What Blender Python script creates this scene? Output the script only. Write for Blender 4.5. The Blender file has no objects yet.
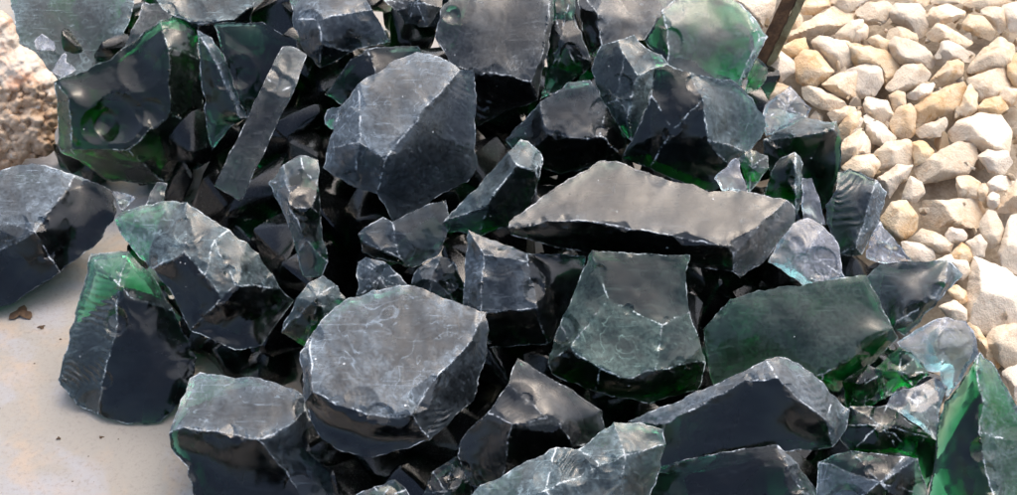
import bpy, math, random
import numpy as np
from mathutils import Vector, Matrix
from mathutils.geometry import delaunay_2d_cdt

# ------------------------------------------------------------------ camera
scene = bpy.context.scene
COL = scene.collection
PW, PH = 1017.0, 495.0
HFOV = math.radians(45)
PITCH = math.radians(45)
FPX = PW / 2 / math.tan(HFOV / 2)
DIST = 1.2
FWD = np.array([0, math.cos(PITCH), -math.sin(PITCH)])
UP = np.array([0, math.sin(PITCH), math.cos(PITCH)])
RIGHT = np.array([1.0, 0, 0])
CAM = np.array([0, 0, 0.12]) - DIST * FWD
cam_d = bpy.data.cameras.new('camera')
cam = bpy.data.objects.new('camera', cam_d)
COL.objects.link(cam)
cam.location = CAM
cam.rotation_euler = (math.pi / 2 - PITCH, 0, 0)
cam_d.sensor_fit = 'HORIZONTAL'
cam_d.angle = HFOV
cam_d.clip_start = 0.02
cam_d.clip_end = 200
scene.camera = cam

# ------------------------------------------------------------------ light
SUN_EL, SUN_AZ = math.radians(58), math.radians(34)   # azimuth from +Y towards +X
world = bpy.data.worlds.new('World')
scene.world = world
world.use_nodes = True
wn = world.node_tree.nodes
wl = world.node_tree.links
sky = wn.new('ShaderNodeTexSky')
sky.sky_type = 'NISHITA'
sky.sun_disc = False
sky.sun_elevation = SUN_EL
sky.sun_rotation = SUN_AZ
sky.air_density = 0.9
sky.dust_density = 6.0
sky.ozone_density = 1.0
wn['Background'].inputs['Strength'].default_value = 0.125
wl.new(sky.outputs['Color'], wn['Background'].inputs['Color'])
sun_d = bpy.data.lights.new('sun', 'SUN')
sun_d.energy = 0.75
sun_d.angle = math.radians(115)
sun_d.color = (1.0, 0.988, 0.968)
sun = bpy.data.objects.new('sun', sun_d)
COL.objects.link(sun)
sdir = Vector((math.sin(SUN_AZ) * math.cos(SUN_EL), math.cos(SUN_AZ) * math.cos(SUN_EL), math.sin(SUN_EL)))
sun.rotation_euler = sdir.to_track_quat('Z', 'Y').to_euler()
vs = scene.view_settings
vs.view_transform = 'Standard'
vs.look = 'None'
vs.gamma = 1
vs.exposure = 1.1
vs.use_curve_mapping = False
scene.render.engine = 'CYCLES'
scene.cycles.max_bounces = 10
scene.cycles.transmission_bounces = 9
scene.cycles.use_denoising = True
scene.cycles.caustics_reflective = False

# ------------------------------------------------------------------ helpers
def ray(px, py):
    """direction with unit component along the view axis, through a photo pixel"""
    px = np.asarray(px, float); py = np.asarray(py, float)
    return (FWD + ((px - PW / 2) / FPX)[..., None] * RIGHT - ((py - PH / 2) / FPX)[..., None] * UP)

def at_height(px, py, z):
    """view-axis depth where the pixel's ray meets the level z"""
    r = ray(px, py)
    return (z - CAM[2]) / r[..., 2]

def sstep(a, b, x):
    t = np.clip((x - a) / (b - a), 0, 1)
    return t * t * (3 - 2 * t)

def pile_z(px, py):
    b = sstep(60, 300, px) * (1 - 0.5 * sstep(650, 950, px))
    return 0.06 + (0.06 + 0.13 * (1 - py / 495)) * b

def gravel_z(px, py):
    return 0.035 + 0.11 * (1 - py / 400)

def _hash(ix, iy, iz, seed):
    h = (ix.astype(np.int64) * 374761393 + iy.astype(np.int64) * 668265263 + iz.astype(np.int64) * 2147483647 + seed * 974711) & 0xffffffff
    h = ((h ^ (h >> 13)) * 1274126177) & 0xffffffff
    h = ((h ^ (h >> 16)) * 2246822519) & 0xffffffff
    return ((h ^ (h >> 15)) & 0xffffff) / float(0xffffff) * 2 - 1

def vnoise(P, s, seed=0):
    Q = np.asarray(P) * s
    if Q.shape[1] == 2:
        Q = np.column_stack([Q, np.zeros(len(Q))])
    I = np.floor(Q); F = Q - I; F = F * F * (3 - 2 * F); I = I.astype(np.int64)
    out = 0
    for dx in (0, 1):
        for dy in (0, 1):
            for dz in (0, 1):
                w = (F[:, 0] if dx else 1 - F[:, 0]) * (F[:, 1] if dy else 1 - F[:, 1]) * (F[:, 2] if dz else 1 - F[:, 2])
                out = out + w * _hash(I[:, 0] + dx, I[:, 1] + dy, I[:, 2] + dz, seed)
    return out

def fbm(P, s, seed=0, octs=3):
    return sum(vnoise(P, s * 2 ** k, seed + k * 17) * 0.5 ** k for k in range(octs))

def in_poly(P, poly):
    x, y = P[:, 0], P[:, 1]
    inside = np.zeros(len(P), bool)
    n = len(poly)
    for i in range(n):
        x0, y0 = poly[i]; x1, y1 = poly[(i + 1) % n]
        c = ((y0 > y) != (y1 > y))
        with np.errstate(divide='ignore', invalid='ignore'):
            xi = x0 + (y - y0) * (x1 - x0) / (y1 - y0 if y1 != y0 else 1e-9)
        inside ^= c & (x < xi)
    return inside

def seg_dist(P, segs):
    best = np.full(len(P), 1e9)
    for (a, b) in segs:
        ab = b - a
        t = np.clip(((P - a) @ ab) / max(ab @ ab, 1e-9), 0, 1)
        q = P - (a + t[:, None] * ab)
        best = np.minimum(best, np.hypot(q[:, 0], q[:, 1]))
    return best

def grid_pts(lo, hi, sp, rng):
    xs = np.arange(lo[0], hi[0] + sp, sp); ys = np.arange(lo[1], hi[1] + sp, sp * 0.866)
    X, Y = np.meshgrid(xs, ys)
    X = X + (np.arange(len(ys)) % 2)[:, None] * sp / 2
    P = np.column_stack([X.ravel(), Y.ravel()])
    return P + rng.uniform(-.22, .22, P.shape) * sp

def new_mesh(name, V, F, attrs=None, sharp=None):
    me = bpy.data.meshes.new(name)
    V = np.asarray(V, np.float32)
    tri = [f for f in F]
    me.from_pydata(V.tolist(), [], tri)
    me.polygons.foreach_set('use_smooth', np.ones(len(me.polygons), bool))
    for k, arr in (attrs or {}).items():
        a = me.attributes.new(k, 'FLOAT', 'POINT')
        a.data.foreach_set('value', np.asarray(arr, np.float32))
    me.update()
    if sharp:
        me.set_sharp_from_angle(angle=math.radians(sharp))
    return me

def make_obj(name, me, mat, label=None, cat=None, group=None, kind=None, parent=None):
    o = bpy.data.objects.new(name, me)
    COL.objects.link(o)
    if mat is not None and me is not None and not len(me.materials):
        me.materials.append(mat)
    if label: o['label'] = label
    if cat: o['category'] = cat
    if group: o['group'] = group
    if kind: o['kind'] = kind
    if parent: o.parent = parent
    return o

# ------------------------------------------------------------------ materials
class NT:
    def __init__(s, name):
        s.m = bpy.data.materials.new(name); s.m.use_nodes = True
        s.t = s.m.node_tree; s.n = s.t.nodes; s.n.clear()
        s.out = s.n.new('ShaderNodeOutputMaterial')
    def node(s, typ, ins=None, **kw):
        nd = s.n.new(typ)
        for k, v in kw.items(): setattr(nd, k, v)
        for k, v in (ins or {}).items(): s.set(nd, k, v)
        return nd
    def set(s, nd, k, v):
        sock = nd.inputs[k]
        if isinstance(v, bpy.types.NodeSocket): s.t.links.new(v, sock)
        elif isinstance(v, bpy.types.Node): s.t.links.new(v.outputs[0], sock)
        else:
            if isinstance(v, (tuple, list)) and len(v) == 3 and sock.type == 'RGBA': v = (*v, 1)
            sock.default_value = v
    def math(s, op, a, b=0.0, c=None, clamp=False):
        nd = s.node('ShaderNodeMath', operation=op, use_clamp=clamp)
        s.set(nd, 0, a); s.set(nd, 1, b)
        if c is not None: s.set(nd, 2, c)
        return nd.outputs[0]
    def ramp(s, v, lo, hi, o0=0.0, o1=1.0, typ='SMOOTHSTEP'):
        nd = s.node('ShaderNodeMapRange', interpolation_type=typ)
        s.set(nd, 0, v); s.set(nd, 1, lo); s.set(nd, 2, hi); s.set(nd, 3, o0); s.set(nd, 4, o1)
        return nd.outputs[0]
    def mix(s, f, a, b):
        nd = s.node('ShaderNodeMix', data_type='RGBA')
        s.set(nd, 0, f); s.set(nd, 6, a); s.set(nd, 7, b)
        return nd.outputs[2]
    def noise(s, vec, scale, detail=4, rough=.55, dist=0.0):
        nd = s.node('ShaderNodeTexNoise', {'Scale': scale, 'Detail': detail, 'Roughness': rough, 'Distortion': dist})
        if vec is not None: s.set(nd, 'Vector', vec)
        return nd.outputs[0]
    def attr(s, name):
        return s.node('ShaderNodeAttribute', attribute_name=name).outputs['Fac']

def glass_material(name, absorb, dens, frost_sheen_col, rough=(.07, .30), frost_sheen_gain=0.78, warm=(.30, .27, .22), warm_amt=.15):  # frosted skin also carries sky reflection painted into its amount and colour
    n = NT(name)
    co = n.node('ShaderNodeTexCoord').outputs['Object']
    rnd = n.node('ShaderNodeObjectInfo').outputs['Random']
    off = n.node('ShaderNodeVectorMath', operation='ADD')
    n.set(off, 0, co)
    cmb = n.node('ShaderNodeCombineXYZ'); n.set(cmb, 0, n.math('MULTIPLY', rnd, 7.0)); n.set(cmb, 1, n.math('MULTIPLY', rnd, 3.1))
    n.set(off, 1, cmb.outputs[0])
    P = off.outputs[0]
    big = n.noise(P, 22, 5, .6)
    mid = n.noise(P, 85, 6, .65, .4)
    fine = n.noise(P, 420, 3, .6)
    # streaks along one direction
    mp = n.node('ShaderNodeMapping', {'Vector': P, 'Rotation': (.4, .7, .9), 'Scale': (30, 420, 160)})
    streak = n.noise(mp.outputs[0], 1.0, 3, .6, .6)
    r5 = n.math('FRACT', n.math('MULTIPLY', rnd, 23.7))
    frost_sheen = n.math('MULTIPLY', n.attr('frost_sheen'), n.ramp(r5, 0, 1, .75, 1.2, 'LINEAR')); edge = n.attr('edge')
    patch = n.ramp(n.math('ADD', n.math('MULTIPLY', big, .55), n.math('MULTIPLY', mid, .45)), .36, .66)
    cloud = n.ramp(n.noise(P, 46, 7, .72, 1.1), .40, .64)
    r6 = n.ramp(n.math('FRACT', n.math('MULTIPLY', rnd, 57.1)), 0, 1, .25, 1.0, 'LINEAR')
    pat = n.math('ADD', n.math('MULTIPLY', patch, .5), n.math('MULTIPLY', cloud, .5))
    pat = n.math('ADD', n.math('MULTIPLY', n.math('SUBTRACT', pat, .55), r6), .55)
    film = n.math('MULTIPLY', frost_sheen, n.math('ADD', n.math('MULTIPLY', pat, 1.15), .06))
    wide = n.math('ADD', n.math('MULTIPLY', n.attr('near'), .75), n.math('MULTIPLY', n.ramp(n.noise(P, 13, 4, .6, .8), .40, .62), .55))
    film = n.math('MULTIPLY', film, n.math('ADD', n.math('MULTIPLY', wide, .95), .30))
    film = n.math('MULTIPLY', film, n.ramp(n.noise(P, 260, 5, .75, .3), .36, .62, .55, 1.25))
    vein = n.ramp(n.math('ABSOLUTE', n.math('SUBTRACT', n.noise(P, 19, 3, .5, 1.4), .5)), .0, .010, 1.0, 0.0)
    vein = n.math('MULTIPLY', vein, n.ramp(n.math('MULTIPLY', mid, n.ramp(frost_sheen, .12, .5)), .35, .6))
    scr = n.math('MULTIPLY', n.ramp(streak, .58, .72), n.math('ADD', n.math('MULTIPLY', frost_sheen, .45), .022))
    # broken, white bruised edges
    bruise = n.math('MULTIPLY', n.ramp(edge, .4, .95), n.ramp(n.math('ADD', mid, n.math('MULTIPLY', fine, .5)), .68, .9))
    vor = n.node('ShaderNodeTexVoronoi', {'Vector': P, 'Scale': 210.0})
    sep = n.node('ShaderNodeSeparateColor'); n.set(sep, 0, vor.outputs['Color'])
    speck = n.math('MULTIPLY', n.math('LESS_THAN', vor.outputs['Distance'], n.math('MULTIPLY', sep.outputs[1], .22)), n.math('GREATER_THAN', n.math('MULTIPLY', sep.outputs[0], n.ramp(big, .42, .62, .85, 1.0)), .93))
    mask = n.math('ADD', n.math('MULTIPLY', film, frost_sheen_gain), n.math('MULTIPLY', scr, 1.0))
    mask = n.math('ADD', mask, n.math('MULTIPLY', n.math('MULTIPLY', bruise, n.ramp(n.noise(P, 34, 3, .5), .40, .60, .15, 1.0)), 1.1))
    mask = n.math('ADD', mask, n.math('MULTIPLY', vein, .4))
    mask = n.math('ADD', mask, n.math('MULTIPLY', speck, .45), clamp=True)
    mask = n.math('MINIMUM', mask, .96)
    fcol = n.mix(n.math('MULTIPLY', n.ramp(big, .55, .75), warm_amt), frost_sheen_col, warm)
    fcol = n.mix(n.math('MAXIMUM', bruise, speck), fcol, (.68, .72, .73))
    # relief: ripples of the fracture + fine roughness
    rip = n.math('MULTIPLY', n.math('SINE', n.attr('phase')), n.attr('rip'))
    h = n.math('ADD', n.math('MULTIPLY', rip, .55), n.math('MULTIPLY', mid, n.math('ADD', .05, n.math('MULTIPLY', frost_sheen, .12))))
    h = n.math('ADD', h, n.math('MULTIPLY', fine, n.math('MULTIPLY', frost_sheen, .14)))
    bump = n.node('ShaderNodeBump', {'Strength': .6, 'Distance': .0016, 'Height': h})
    rg = n.ramp(n.math('ADD', n.math('MULTIPLY', mid, .6), n.math('MULTIPLY', big, .4)), .35, .68, rough[0], rough[1])
    rg = n.math('MAXIMUM', rg, n.math('MULTIPLY', n.attr('back'), .28))
    g = n.node('ShaderNodeBsdfPrincipled', {'Base Color': (1, 1, 1), 'Transmission Weight': 1.0, 'IOR': 1.52, 'Roughness': rg, 'Normal': bump})
    d = n.node('ShaderNodeBsdfPrincipled', {'Base Color': fcol, 'Roughness': n.ramp(mid, .3, .7, .5, .78), 'IOR': 1.5, 'Specular IOR Level': .3, 'Normal': bump})
    mx = n.node('ShaderNodeMixShader'); n.set(mx, 0, mask); n.set(mx, 1, g); n.set(mx, 2, d)
    n.t.links.new(mx.outputs[0], n.out.inputs['Surface'])
    va = n.node('ShaderNodeVolumeAbsorption', {'Color': absorb, 'Density': dens})
    n.t.links.new(va.outputs[0], n.out.inputs['Volume'])
    return n.m

M = {}
FC = (.29, .36, .42)  # frost colour leaning blue, with the sky's reflection painted in
M['dark'] = glass_material('dark_glass', (.0, .66, .46), 300, FC)
M['green'] = glass_material('green_glass', (.0, .72, .42), 340, (.25, .34, .37))
M['vivid'] = glass_material('bottle_green_glass', (.0, .83, .46), 300, (.22, .33, .29))
M['brown'] = glass_material('skinned_glass', (.05, .55, .40), 420, (.22, .24, .25), warm_amt=.5)
M['clear'] = glass_material('pale_glass', (.55, .78, .80), 70, (.42, .46, .56), rough=(.06, .24))  # lavender of the reflected sky is painted into this frost colour

def stone_material(name, base, tint, tint2, scale=24, tint_lo=.46):
    n = NT(name)
    co = n.node('ShaderNodeTexCoord').outputs['Object']
    rnd = n.node('ShaderNodeObjectInfo').outputs['Random']
    off = n.node('ShaderNodeVectorMath', operation='ADD'); n.set(off, 0, co)
    cmb = n.node('ShaderNodeCombineXYZ'); n.set(cmb, 0, n.math('MULTIPLY', rnd, 9.0)); n.set(cmb, 2, n.math('MULTIPLY', rnd, 4.0))
    n.set(off, 1, cmb.outputs[0]); P = off.outputs[0]
    a = n.noise(P, scale, 5, .6, .5); b = n.noise(P, 130, 5, .65); c = n.noise(P, 520, 3, .6)
    r2 = n.math('FRACT', n.math('MULTIPLY', rnd, 17.3))
    t = n.math('ADD', n.math('MULTIPLY', a, .7), n.math('MULTIPLY', b, .3))
    t = n.math('ADD', t, n.math('MULTIPLY', n.math('SUBTRACT', r2, .5), .17))
    col = n.mix(n.ramp(t, tint_lo, tint_lo + .22), base, tint)
    col = n.mix(n.math('MULTIPLY', n.ramp(n.noise(P, 48, 5, .7, 1.), .52, .70), n.math('ADD', .2, n.math('MULTIPLY', r2, .6))), col, tint2)
    r3 = n.math('FRACT', n.math('MULTIPLY', rnd, 41.7))
    hsv = n.node('ShaderNodeHueSaturation', {'Color': col, 'Value': n.ramp(r3, 0, 1, .82, 1.08, 'LINEAR'), 'Saturation': n.ramp(r2, 0, 1, .8, 1.25, 'LINEAR')})
    h = n.math('ADD', n.math('MULTIPLY', b, .8), n.math('MULTIPLY', c, .25))
    bump = n.node('ShaderNodeBump', {'Strength': .9, 'Distance': .003, 'Height': h})
    p = n.node('ShaderNodeBsdfPrincipled', {'Base Color': hsv.outputs[0], 'Roughness': n.ramp(b, .3, .7, .42, .75), 'Normal': bump,
                                            'Subsurface Weight': .12, 'Subsurface Radius': (.006, .004, .003), 'Subsurface Scale': 1.0})
    n.t.links.new(p.outputs[0], n.out.inputs['Surface'])
    return n.m

M['stone'] = stone_material('marble_gravel', (.84, .71, .54), (.74, .55, .36), (.52, .31, .15))

def crust_material():
    n = NT('crusted_rock')
    co = n.node('ShaderNodeTexCoord').outputs['Object']
    a = n.noise(co, 14, 5, .6, .6); b = n.noise(co, 70, 5, .65, .5); c = n.noise(co, 300, 4, .6)
    up = n.attr('upper')
    t = n.math('ADD', n.math('MULTIPLY', a, .6), n.math('MULTIPLY', b, .4))
    c1 = n.mix(n.ramp(t, .44, .6), (.66, .58, .48), (.58, .30, .17))
    c2 = n.mix(n.ramp(t, .42, .62), (.58, .46, .34), (.42, .26, .15))
    col = n.mix(up, c2, c1)
    col = n.mix(n.ramp(b, .55, .72), col, (.66, .62, .54))
    bump = n.node('ShaderNodeBump', {'Strength': .9, 'Distance': .002, 'Height': n.math('ADD', b, n.math('MULTIPLY', c, .4))})
    p = n.node('ShaderNodeBsdfPrincipled', {'Base Color': col, 'Roughness': .78, 'Normal': bump})
    n.t.links.new(p.outputs[0], n.out.inputs['Surface'])
    return n.m
M['crust'] = crust_material()

def concrete_material():
    n = NT('concrete')
    co = n.node('ShaderNodeTexCoord').outputs['Object']
    a = n.noise(co, 3.2, 5, .6, .4); b = n.noise(co, 14, 6, .62, .6); c = n.noise(co, 240, 6, .75); d = n.noise(co, 7, 4, .55, 1.2)
    col = n.mix(n.ramp(a, .38, .62), (.33, .305, .265), (.39, .37, .34))
    col = n.mix(n.math('MULTIPLY', n.ramp(d, .46, .62), .85), col, (.36, .36, .38))
    col = n.mix(n.math('MULTIPLY', n.ramp(b, .47, .66), .75), col, (.45, .35, .26))
    col = n.mix(n.math('MULTIPLY', n.ramp(c, .50, .66), .6), col, (.26, .23, .2))
    vor = n.node('ShaderNodeTexVoronoi', {'Vector': co, 'Scale': 70.0})
    sep = n.node('ShaderNodeSeparateColor'); n.set(sep, 0, vor.outputs['Color'])
    sp = n.math('MULTIPLY', n.math('LESS_THAN', vor.outputs['Distance'], n.math('MULTIPLY', sep.outputs[1], .12)), n.math('GREATER_THAN', sep.outputs[0], .78))
    col = n.mix(n.math('MULTIPLY', sp, .75), col, (.12, .10, .09))
    bump = n.node('ShaderNodeBump', {'Strength': .5, 'Distance': .0012, 'Height': n.math('ADD', n.math('MULTIPLY', b, .6), c)})
    p = n.node('ShaderNodeBsdfPrincipled', {'Base Color': col, 'Roughness': n.ramp(b, .3, .7, .55, .8), 'Normal': bump})
    n.t.links.new(p.outputs[0], n.out.inputs['Surface'])
    return n.m
M['concrete'] = concrete_material()

def simple_material(name, c0, c1, scale, rough=.7, metal=0.0, bumpd=.001):
    n = NT(name)
    co = n.node('ShaderNodeTexCoord').outputs['Object']
    a = n.noise(co, scale, 6, .65, .5); b = n.noise(co, scale * 5, 4, .6)
    col = n.mix(n.ramp(n.math('ADD', n.math('MULTIPLY', a, .7), n.math('MULTIPLY', b, .3)), .4, .62), c0, c1)
    bump = n.node('ShaderNodeBump', {'Strength': .7, 'Distance': bumpd, 'Height': b})
    p = n.node('ShaderNodeBsdfPrincipled', {'Base Color': col, 'Roughness': rough, 'Metallic': metal, 'Normal': bump})
    n.t.links.new(p.outputs[0], n.out.inputs['Surface'])
    return n.m
M['rust'] = simple_material('rusted_steel', (.10, .055, .03), (.22, .12, .06), 60, .8)
M['paint'] = simple_material('weathered_olive_paint', (.42, .37, .20), (.24, .17, .08), 45, .65)
M['leaf'] = simple_material('dry_leaf', (.06, .035, .02), (.12, .07, .035), 80, .85)
M['bed'] = simple_material('grit', (.30, .24, .17), (.46, .39, .30), 60, .9)

# ------------------------------------------------------------------ solid from a facet drawing
def back_depth(P, pts_out, d, e, T, rng, k=6, seed=0):
    """image-space depth of the hidden side: a faceted hull that leaves the outline and swells away from the camera"""
    D2 = ((P[:, None] - pts_out[0][None]) ** 2).sum(2)
    w = 1 / (D2 + 1.0) ** 1.3
    base = (w @ pts_out[1]) / w.sum(1)
    cen = pts_out[0].mean(0); rel = P - cen
    size = np.ptp(pts_out[0], axis=0)
    dome = np.full(len(P), T)
    for _ in range(k):
        ang = rng.uniform(0, 6.28); g = rng.uniform(.3, 1.0) * T / max(size.min() * .5, 1)
        dome = np.minimum(dome, T * rng.uniform(.7, 1.05) + g * (rel[:, 0] * math.cos(ang) + rel[:, 1] * math.sin(ang)))
    dome = np.minimum(np.maximum(dome, T * .12), e * 2.2)
    bk = base - dome - .35 * T * (rel[:, 1] / max(size[1], 1)) * np.minimum(1, e / 10) + fbm(P, 1 / 16., seed + 91, 2) * np.minimum(1.2, e * .2)
    return np.minimum(bk, d - np.minimum(e * .45, max(3.0, T * .35)))

def two_sided(P, T3, d, dback, D, ground=True):
    """front and back sheets over one triangulation, sewn along the outline"""
    px = D / FPX
    R = ray(P[:, 0], P[:, 1])
    X = CAM + R * (D - d * px)[:, None]
    B = CAM + R * (D - dback * px)[:, None]
    use = set()
    for t in T3: use.update(((t[0], t[1]), (t[1], t[2]), (t[2], t[0])))
    rim = {a for (a, b) in use if (b, a) not in use} | {b for (a, b) in use if (b, a) not in use}
    n = len(P); m = np.arange(n) + n
    for r in rim: m[r] = r
    T3 = np.asarray(T3)
    back = m[T3][:, ::-1]
    V = np.vstack([X, B]); F = np.vstack([T3, back])
    used = np.unique(F); re = np.full(2 * n, -1); re[used] = np.arange(len(used))
    V = V[used]; F = re[F]
    if ground: V[:, 2] = np.maximum(V[:, 2], .0015)
    front = used[used < n]
    return V, F.tolist(), front, len(used)

OUT_LOG = []
def parse(vs_, fs):
    v = np.array([[float(c) for c in t.split(',')] for t in vs_.split()])
    F = []
    if fs.startswith('fan'):
        n = len(v) - 1
        parts = (fs + ';').split(';')
        fr = [float(x) for x in parts[1].split(',')] if parts[1] else [.3]
        for i in range(n):
            F.append(([i, (i + 1) % n, n], fr[i % len(fr)], 0.0))
    else:
        for t in fs.split('|'):
            p = t.split(';')
            idx = [int(i) for i in p[0].split()]
            F.append((idx, float(p[1]) if len(p) > 1 and p[1].strip() else .3, float(p[2]) if len(p) > 2 and p[2].strip() else 0.0))
    return v, F

def facet_solid(name, label, verts, facets, mat='dark', up=0.0, thick=None, on_ground=False, sp=1.65, group='glass chunks heaped in the pile',
                cat='glass chunk', chips=1.0, dents=(), dscale=1.0, seed=None, wob=1.0, depth=None, bulge=1.0):
    v, F = parse(verts, facets)
    seed = seed if seed is not None else (int(abs(v[:, 0].sum() * 7 + v[:, 1].sum() * 13)) % 100000)
    rng = np.random.default_rng(seed)
    F = [(i_, (f_ if f_ > .16 else f_ * .3), r_) for i_, f_, r_ in F]  # low frost cut further, painting the shaded front facets darker
    P2 = v[:, :2].copy(); d = v[:, 2] * dscale
    size = P2.max(0) - P2.min(0)
    # --- edges
    cnt = {}
    for idx, fr, rp in F:
        for i in range(len(idx)):
            a, b = idx[i], idx[(i + 1) % len(idx)]
            cnt.setdefault((min(a, b), max(a, b)), []).append((a, b))
    pts = [p for p in P2]; dv = list(d); onedge = [True] * len(pts)
    samples = {}; cons = []
    nzs = rng.integers(1 << 20)
    for e in cnt:
        a, b = e
        pa, pb = P2[a], P2[b]
        L = np.hypot(*(pb - pa)); m = max(1, int(round(L / sp)))
        ids = [a]
        nrm = np.array([-(pb - pa)[1], (pb - pa)[0]]) / max(L, 1e-6)
        tt = np.arange(1, m) / m
        if m > 1:
            q = pa + tt[:, None] * (pb - pa)
            env = np.minimum(1, np.minimum(tt, 1 - tt) * L / 7.0)
            w = wob * env * (fbm(q, 1 / 17., nzs, 2) * 1.7 + fbm(q, 1 / 4., nzs + 3, 2) * .5)
            q = q + w[:, None] * nrm
            dz = d[a] + tt * (d[b] - d[a]) + wob * env * fbm(q, 1 / 7., nzs + 9, 2) * .8
            for k in range(m - 1):
                ids.append(len(pts)); pts.append(q[k]); dv.append(dz[k])
        ids.append(b); samples[e] = ids
        cons += [(ids[i], ids[i + 1]) for i in range(len(ids) - 1)]
    bd = {}
    for e, l in cnt.items():
        if len(l) == 1: bd[l[0][0]] = l[0][1]
    s0 = next(iter(bd)); loop = [s0]; c = bd[s0]
    while c != s0 and c in bd and len(loop) < 500:
        loop.append(c); c = bd[c]
    if len(loop) != len(bd) or any(len(l) > 2 for l in cnt.values()):
        OUT_LOG.append((label, 'outline', len(loop), len(bd), [e for e, l in cnt.items() if len(l) > 2]))
    outline = []
    for i in range(len(loop)):
        a, b = loop[i], loop[(i + 1) % len(loop)]
        ids = samples[(min(a, b), max(a, b))]
        ids = ids if ids[0] == a else ids[::-1]
        outline += ids[:-1]
    pts = np.array(pts); dv = np.array(dv); ne = len(pts)
    out_poly = pts[outline]
    # --- interior points
    segs = [(P2[a], P2[b]) for (a, b) in cnt]
    fine_segs = [(pts[a], pts[b]) for a, b in cons]
    G = grid_pts(P2.min(0), P2.max(0), sp, rng)
    G = G[in_poly(G, out_poly)]
    # remove those too near the edge samples
    keep = np.ones(len(G), bool)
    cell = {}
    for p in pts:
        cell.setdefault((int(p[0] // 4), int(p[1] // 4)), []).append(p)
    for i, g in enumerate(G):
        cx, cy = int(g[0] // 4), int(g[1] // 4)
        for ax in (-1, 0, 1):
            for ay in (-1, 0, 1):
                for p in cell.get((cx + ax, cy + ay), ()):
                    if (p[0] - g[0]) ** 2 + (p[1] - g[1]) ** 2 < (.62 * sp) ** 2: keep[i] = False
    G = G[keep]
    allp = np.vstack([pts, G])
    fid = np.full(len(allp), -1)
    dd = np.concatenate([dv, np.zeros(len(G))])
    ed = np.full(len(allp), 0.0)
    frost_sheen = np.zeros(len(allp)); phase = np.zeros(len(allp)); rip = np.zeros(len(allp))
    gi = np.arange(ne, len(allp))
    for k, (idx, fr, rp) in enumerate(F):
        ins = in_poly(G, P2[idx]) & (fid[gi] < 0)
        fid[gi[ins]] = k
    loose = gi[fid[gi] < 0]
    if len(loose):   # slivers between the wobbly and the straight outline: take the nearest facet
        cent = np.array([P2[idx].mean(0) for idx, _, _ in F])
        ok = gi[fid[gi] >= 0]
        for i in loose:
            if len(ok):
                j = ok[np.argmin(((allp[ok] - allp[i]) ** 2).sum(1))]; fid[i] = fid[j]
            else: fid[i] = np.argmin(((cent - allp[i]) ** 2).sum(1))
    for k, (idx, fr, rp) in enumerate(F):
        m = np.where(fid == k)[0]
        ids = []
        for i in range(len(idx)):
            a, b = idx[i], idx[(i + 1) % len(idx)]
            ids += samples[(min(a, b), max(a, b))]
        ids = np.unique(ids)
        bp = pts[ids]; bdv = dv[ids]
        A = np.column_stack([bp, np.ones(len(bp))])
        cf, *_ = np.linalg.lstsq(A, bdv, rcond=None)
        res = bdv - A @ cf
        frost_sheen[ids] = np.maximum(frost_sheen[ids], fr * .8)
        if not len(m): continue
        q = allp[m]
        D2 = ((q[:, None] - bp[None]) ** 2).sum(2)
        w = 1 / (D2 + .5) ** 1.6
        corr = (w @ res) / w.sum(1)
        e = np.sqrt(D2.min(1))
        # gentle hollow or swell of the whole facet, fracture relief
        span = np.sqrt(np.ptp(bp[:, 0]) * np.ptp(bp[:, 1]))
        bul = rng.normal(0, .02) * span * bulge
        z = np.column_stack([q, np.full(len(q), k * 7.7)])
        rel = fbm(z, 1 / max(span * .45, 8), seed + 3, 3) * min(span * .016, 1.5) + fbm(z, 1 / 9., seed + 11, 2) * .16
        dd[m] = np.column_stack([q, np.ones(len(q))]) @ cf + corr + bul * (1 - np.exp(-e / (span * .25 + 1))) + rel * np.minimum(1, e / 6)
        ed[m] = e
        frost_sheen[m] = fr
        fc = bp.mean(0); c0 = bp[rng.integers(len(bp))]; c0 = fc + (c0 - fc) * rng.uniform(1.25, 1.7)
        r = np.hypot(*(q - c0).T)
        wl_ = 7.0 + rng.uniform(-1.5, 3)
        phase[m] = 2 * math.pi * (r / wl_) ** rng.uniform(.8, 1.05) + fbm(q, 1 / 24., seed + 23, 3) * 4.2
        rr = rp if rp > 0 else rng.choice([0, 0, 0, .1])
        rip[m] = rr * sstep(1.5, 5, e) * sstep(-.25, .6, vnoise(q, 1 / 22., seed + 31))
        if rp > .4: dd[m] += np.sin(phase[m]) * rip[m] * .4
    # --- chips broken out along the ridges, dents
    inner = [e for e, l in cnt.items() if len(l) == 2]
    area = size[0] * size[1]
    nch = int(chips * (4 + len(inner) * .7))
    for _ in range(nch):
        if inner and rng.random() < .75: a, b = inner[rng.integers(len(inner))]
        else: a, b = list(cnt)[rng.integers(len(cnt))]
        t = rng.random(); c0 = P2[a] + t * (P2[b] - P2[a]) + rng.normal(0, 1.5, 2)
        R = rng.uniform(2.5, 7) * (1 if rng.random() < .8 else 2.0)
        r = np.hypot(*(allp - c0).T)
        cut = R * rng.uniform(.16, .34) * np.clip(1 - (r / R) ** 2, 0, 1)
        dd -= cut
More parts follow.
